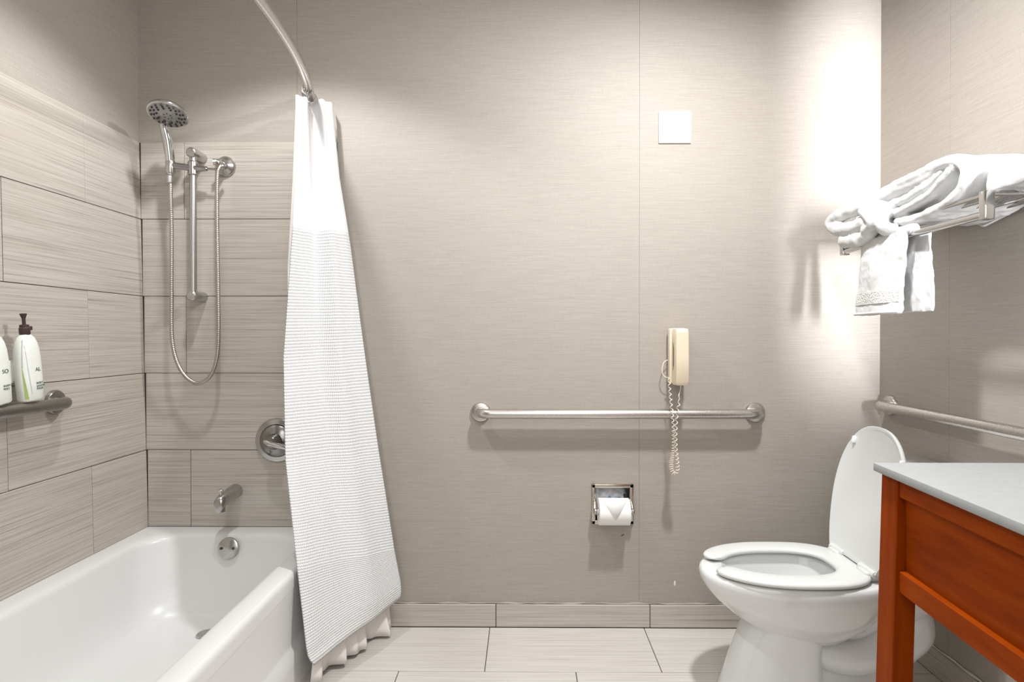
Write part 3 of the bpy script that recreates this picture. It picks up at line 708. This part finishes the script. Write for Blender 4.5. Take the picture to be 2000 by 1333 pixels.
obj('recessed_panel', shear(MB().box(vx + .016, vx + .030, .53, vy - .066, .63, .81)), M_wood, va, 30)
obj('end_panel', MB().box(vx + .04, 1.35, vy - .02, vy - .006, .588, .8405), M_wood, va, 30)
obj('back_rail', MB().box(1.36, 1.385, .53, vy - .06, .70, .8405), M_wood, va, 30)

# ------------------------------------------------------------------ towel shelf
ZS, BX, SY0, SY1 = 1.517, 1.163, 1.466, 2.112
ts = thing('towel_shelf', 'chrome hotel towel rack on the right wall above the toilet', 'towel rack', (XR, 1.79, 1.455))
obj('towel_bar', MB().tube([(BX, SY0, 1.466), (BX, SY1, 1.466)], .0105, 14), M_chrome, ts)
for y in (SY0, SY1):
    obj('post', MB().box(BX - .013, BX + .013, y - .011, y + .011, 1.452, ZS + .008, .003), M_chrome, ts)
    obj('side_rail', MB().tube([(BX, y, ZS), (XR - .004, y, ZS)], .0065, 10), M_chrome, ts)
    obj('strut', MB().tube([(BX + .10, y, ZS - .002), (XR - .02, y, ZS - .06), (XR - .004, y, ZS - .066)], .0045, 8), M_chrome, ts)
    obj('wall_plate', MB().box(XR - .006, XR, y - .017, y + .017, ZS - .09, ZS + .02, .002), M_chrome, ts)
for k in range(6):
    x = BX + .006 + k * .042; obj('slat', MB().tube([(x, SY0, ZS), (x, SY1, ZS)], .0048, 8), M_chrome, ts)

# ------------------------------------------------------------------ towels
T_rumple = bpy.data.textures.new('rumple', 'CLOUDS'); T_rumple.noise_scale = .045; T_rumple.noise_depth = 2
def soft(name, mb, parent, m=None, vox=.0045, it=6, rel=None):
    o = obj(name, mb, m or M_terry, parent, 180)
    r = o.modifiers.new('remesh', 'REMESH'); r.mode = 'VOXEL'; r.voxel_size = vox; r.use_smooth_shade = True
    s = o.modifiers.new('smooth', 'SMOOTH'); s.factor = .5; s.iterations = it
    d = o.modifiers.new('rumple', 'DISPLACE'); d.texture = T_rumple; d.texture_coords = 'GLOBAL'; d.strength = .009; d.mid_level = .5
    return o
def layer(mb, pts, th, x0, x1, n=6, taper=True):
    P = spline([(0, a, b) for a, b in pts], n); ths = []
    rings = []
    for i, p in enumerate(P):
        T = (P[min(i + 1, len(P) - 1)] - P[max(i - 1, 0)]).normalized(); N_ = Vector((0, -T.z, T.y))
        h = th / 2; e = min(i, len(P) - 1 - i) / 3.; q = 1 if e > 1 or not taper else math.sqrt(max(.05, 1 - (1 - e) ** 2))
        rings.append([p + Vector((x0 + h + (-h * math.cos(a)) , 0, 0)) + N_ * h * q * math.sin(a) for a in [-PI / 2 + PI * k / 6 for k in range(7)]] +
                     [p + Vector((x1, 0, 0)) + N_ * h * q, p + Vector((x1, 0, 0)) - N_ * h * q])
    return mb.loft(rings)
zt = ZS + .006
# near towel: smooth folded bundle
ta = thing('folded_bath_towel', 'smooth folded white bath towel at the near end of the rack', 'towel', (1.29, 1.46, zt), 'white towels on the rack')
m_ = MB()
m_.loft([rrect(1.185 + q, 1.398 - q, 1.30 + q, 1.532 - q, max(.02, .05 - q), z, 6) for z, q in ((zt, .012), (zt + .006, .003), (zt + .03, 0), (zt + .06, .003), (zt + .085, .012), (zt + .102, .03), (zt + .110, .06))])
m_.v = [Vector((p.x, p.y, zt + (p.z - zt) * (1 - .55 * max(0, (1.585 - p.y) / .285)))) for p in m_.v]
soft('bundle', m_, ta)
fl_ = MB()
p = [on_x(1886, 428, 1.392), on_x(1921, 443, 1.392), on_x(1998, 404, 1.392), on_x(1990, 388, 1.392), on_x(1905, 400, 1.392)]
fl_.loft([[q + Vector((-.006, 0, 0)) for q in p], [q + Vector((.006, 0, 0)) for q in p]])
obj('hanging_corner', fl_, M_terry, ta, 0)
# far towel: layered fold showing its lips
tb_ = thing('layered_bath_towel', 'white bath towel with open layered folds in the middle of the rack', 'towel', (1.27, 1.75, zt), 'white towels on the rack')
m_ = MB()
layer(m_, [(1.985, 1.585), (1.95, 1.612), (1.86, 1.628), (1.74, 1.632), (1.66, 1.632)], .058, 1.162, 1.38)
layer(m_, [(1.82, 1.634), (1.72, 1.640), (1.63, 1.645), (1.565, 1.628), (1.548, 1.585), (1.570, 1.548), (1.64, 1.522), (1.74, 1.512), (1.84, 1.520)], .030, 1.158, 1.38)
layer(m_, [(1.88, 1.548), (1.78, 1.548), (1.68, 1.566), (1.61, 1.598), (1.585, 1.618)], .026, 1.150, 1.38)
layer(m_, [(1.90, 1.582), (1.80, 1.584), (1.70, 1.600), (1.635, 1.620)], .024, 1.166, 1.38)
m_.box(1.192, 1.39, 1.57, 1.97, 1.530, 1.634, .02, 3)
soft('folded_layers', m_, tb_, None, .004, 4)
# knotted face towel at the far end
kt = thing('knotted_face_towel', 'white face towel tied in a loose knot at the far end of the rack', 'towel', (1.16, 2.0, 1.49), 'white towels on the rack')
m_ = MB()
def pk(*a): return [on_x(x, y, X) for x, y, X in a]
m_.tube(spline(pk((1745, 415, 1.17), (1700, 404, 1.15), (1655, 415, 1.14), (1626, 432, 1.13), (1632, 447, 1.13), (1665, 446, 1.125), (1700, 432, 1.13), (1735, 425, 1.15)), 5), .0245, 12)
m_.tube(spline(pk((1650, 470, 1.135), (1672, 470, 1.13), (1695, 458, 1.13), (1715, 440, 1.14), (1740, 430, 1.16)), 5), [.026] * 8 + [.022] * 13, 12)
m_.tube(spline(pk((1685, 412, 1.12), (1700, 425, 1.11), (1705, 440, 1.115), (1690, 452, 1.12)), 5), .017, 12)
m_.tube(spline(pk((1735, 412, 1.15), (1722, 425, 1.125), (1726, 445, 1.13), (1750, 452, 1.16)), 5), .022, 12)
m_.tube(spline(pk((1755, 420, 1.19), (1720, 418, 1.21), (1690, 432, 1.22)), 5), .038, 12)
soft('knot', m_, kt, None, .004, 3)
# hand towel over the front bar
ht = thing('hanging_hand_towel', 'white hand towel with woven border hanging over the rack bar', 'towel', (1.15, 1.86, 1.225))
def drape(y0, y1, xo, zb, thick, flare, skew):
    m_ = MB(); nz2, ny = 26, 16; rings = []
    def P(u, v, off):   # u along bar, v down
        y = y0 + (y1 - y0) * u; z = 1.480 - (1.480 - zb) * v
        y += skew * v * (1 if u > .5 else .6)
        x = xo - flare * v + .004 * math.sin(u * 7 + v * 3) * v + off - .014 * math.sin(PI * u) * min(1, v * 2)
        return Vector((x, y, z))
    for j in range(nz2 + 1):
        v = j / nz2; rings.append([P(i / ny, v, -thick / 2) for i in range(ny + 1)] + [P(i / ny, v, thick / 2) for i in range(ny, -1, -1)])
    return m_.loft(rings)
fm = drape(1.742, 1.972, 1.145, 1.226, .012, .018, .0)
o = soft('front_flap', fm, ht, None, .0035, 3)
o2 = soft('back_flap', drape(1.70, 1.93, 1.185, 1.232, .010, -.01, 0), ht, None, .0035, 3)
fold = MB().tube([(1.165, 1.735 + .0, 1.478), (1.165, 1.975, 1.478)], .019, 12); soft('bar_fold', fold, ht, None, .0035, 3)
bd = MB(); zA, zB = 1.262, 1.300
def bandpt(u, z, off):
    v = (1.480 - z) / (1.480 - 1.226); y = 1.745 + .224 * u
    return Vector((1.145 - .018 * v + .004 * math.sin(u * 7 + v * 3) * v - .0062 + off - .014 * math.sin(PI * (y - 1.742) / .23), y, z))
bd.loft([[bandpt(i / 16, zA, -.002) for i in range(17)] + [bandpt(i / 16, zA, .002) for i in range(16, -1, -1)], [bandpt(i / 16, zB, -.002) for i in range(17)] + [bandpt(i / 16, zB, .002) for i in range(16, -1, -1)]])
obj('woven_border', bd, M_band, ht)
obj('hem', MB().tube([bandpt(i / 16, 1.232, 0) for i in range(17)], .0045, 8), M_terry, ht)
# dried paint drip and scuff on the wallpaper
d0 = on_y(1318, 1140, YB)
obj('paint_drip', MB().ell(d0, (.0035, .0012, .011), 10), M_white, wb)
d1 = on_y(1216, 1046, YB)
obj('scuff_mark', MB().ell(d1, (.007, .0006, .003), 10, Matrix.Rotation(-.45, 3, 'Y')), mat('scuff', (.12, .10, .08), .8), wb)
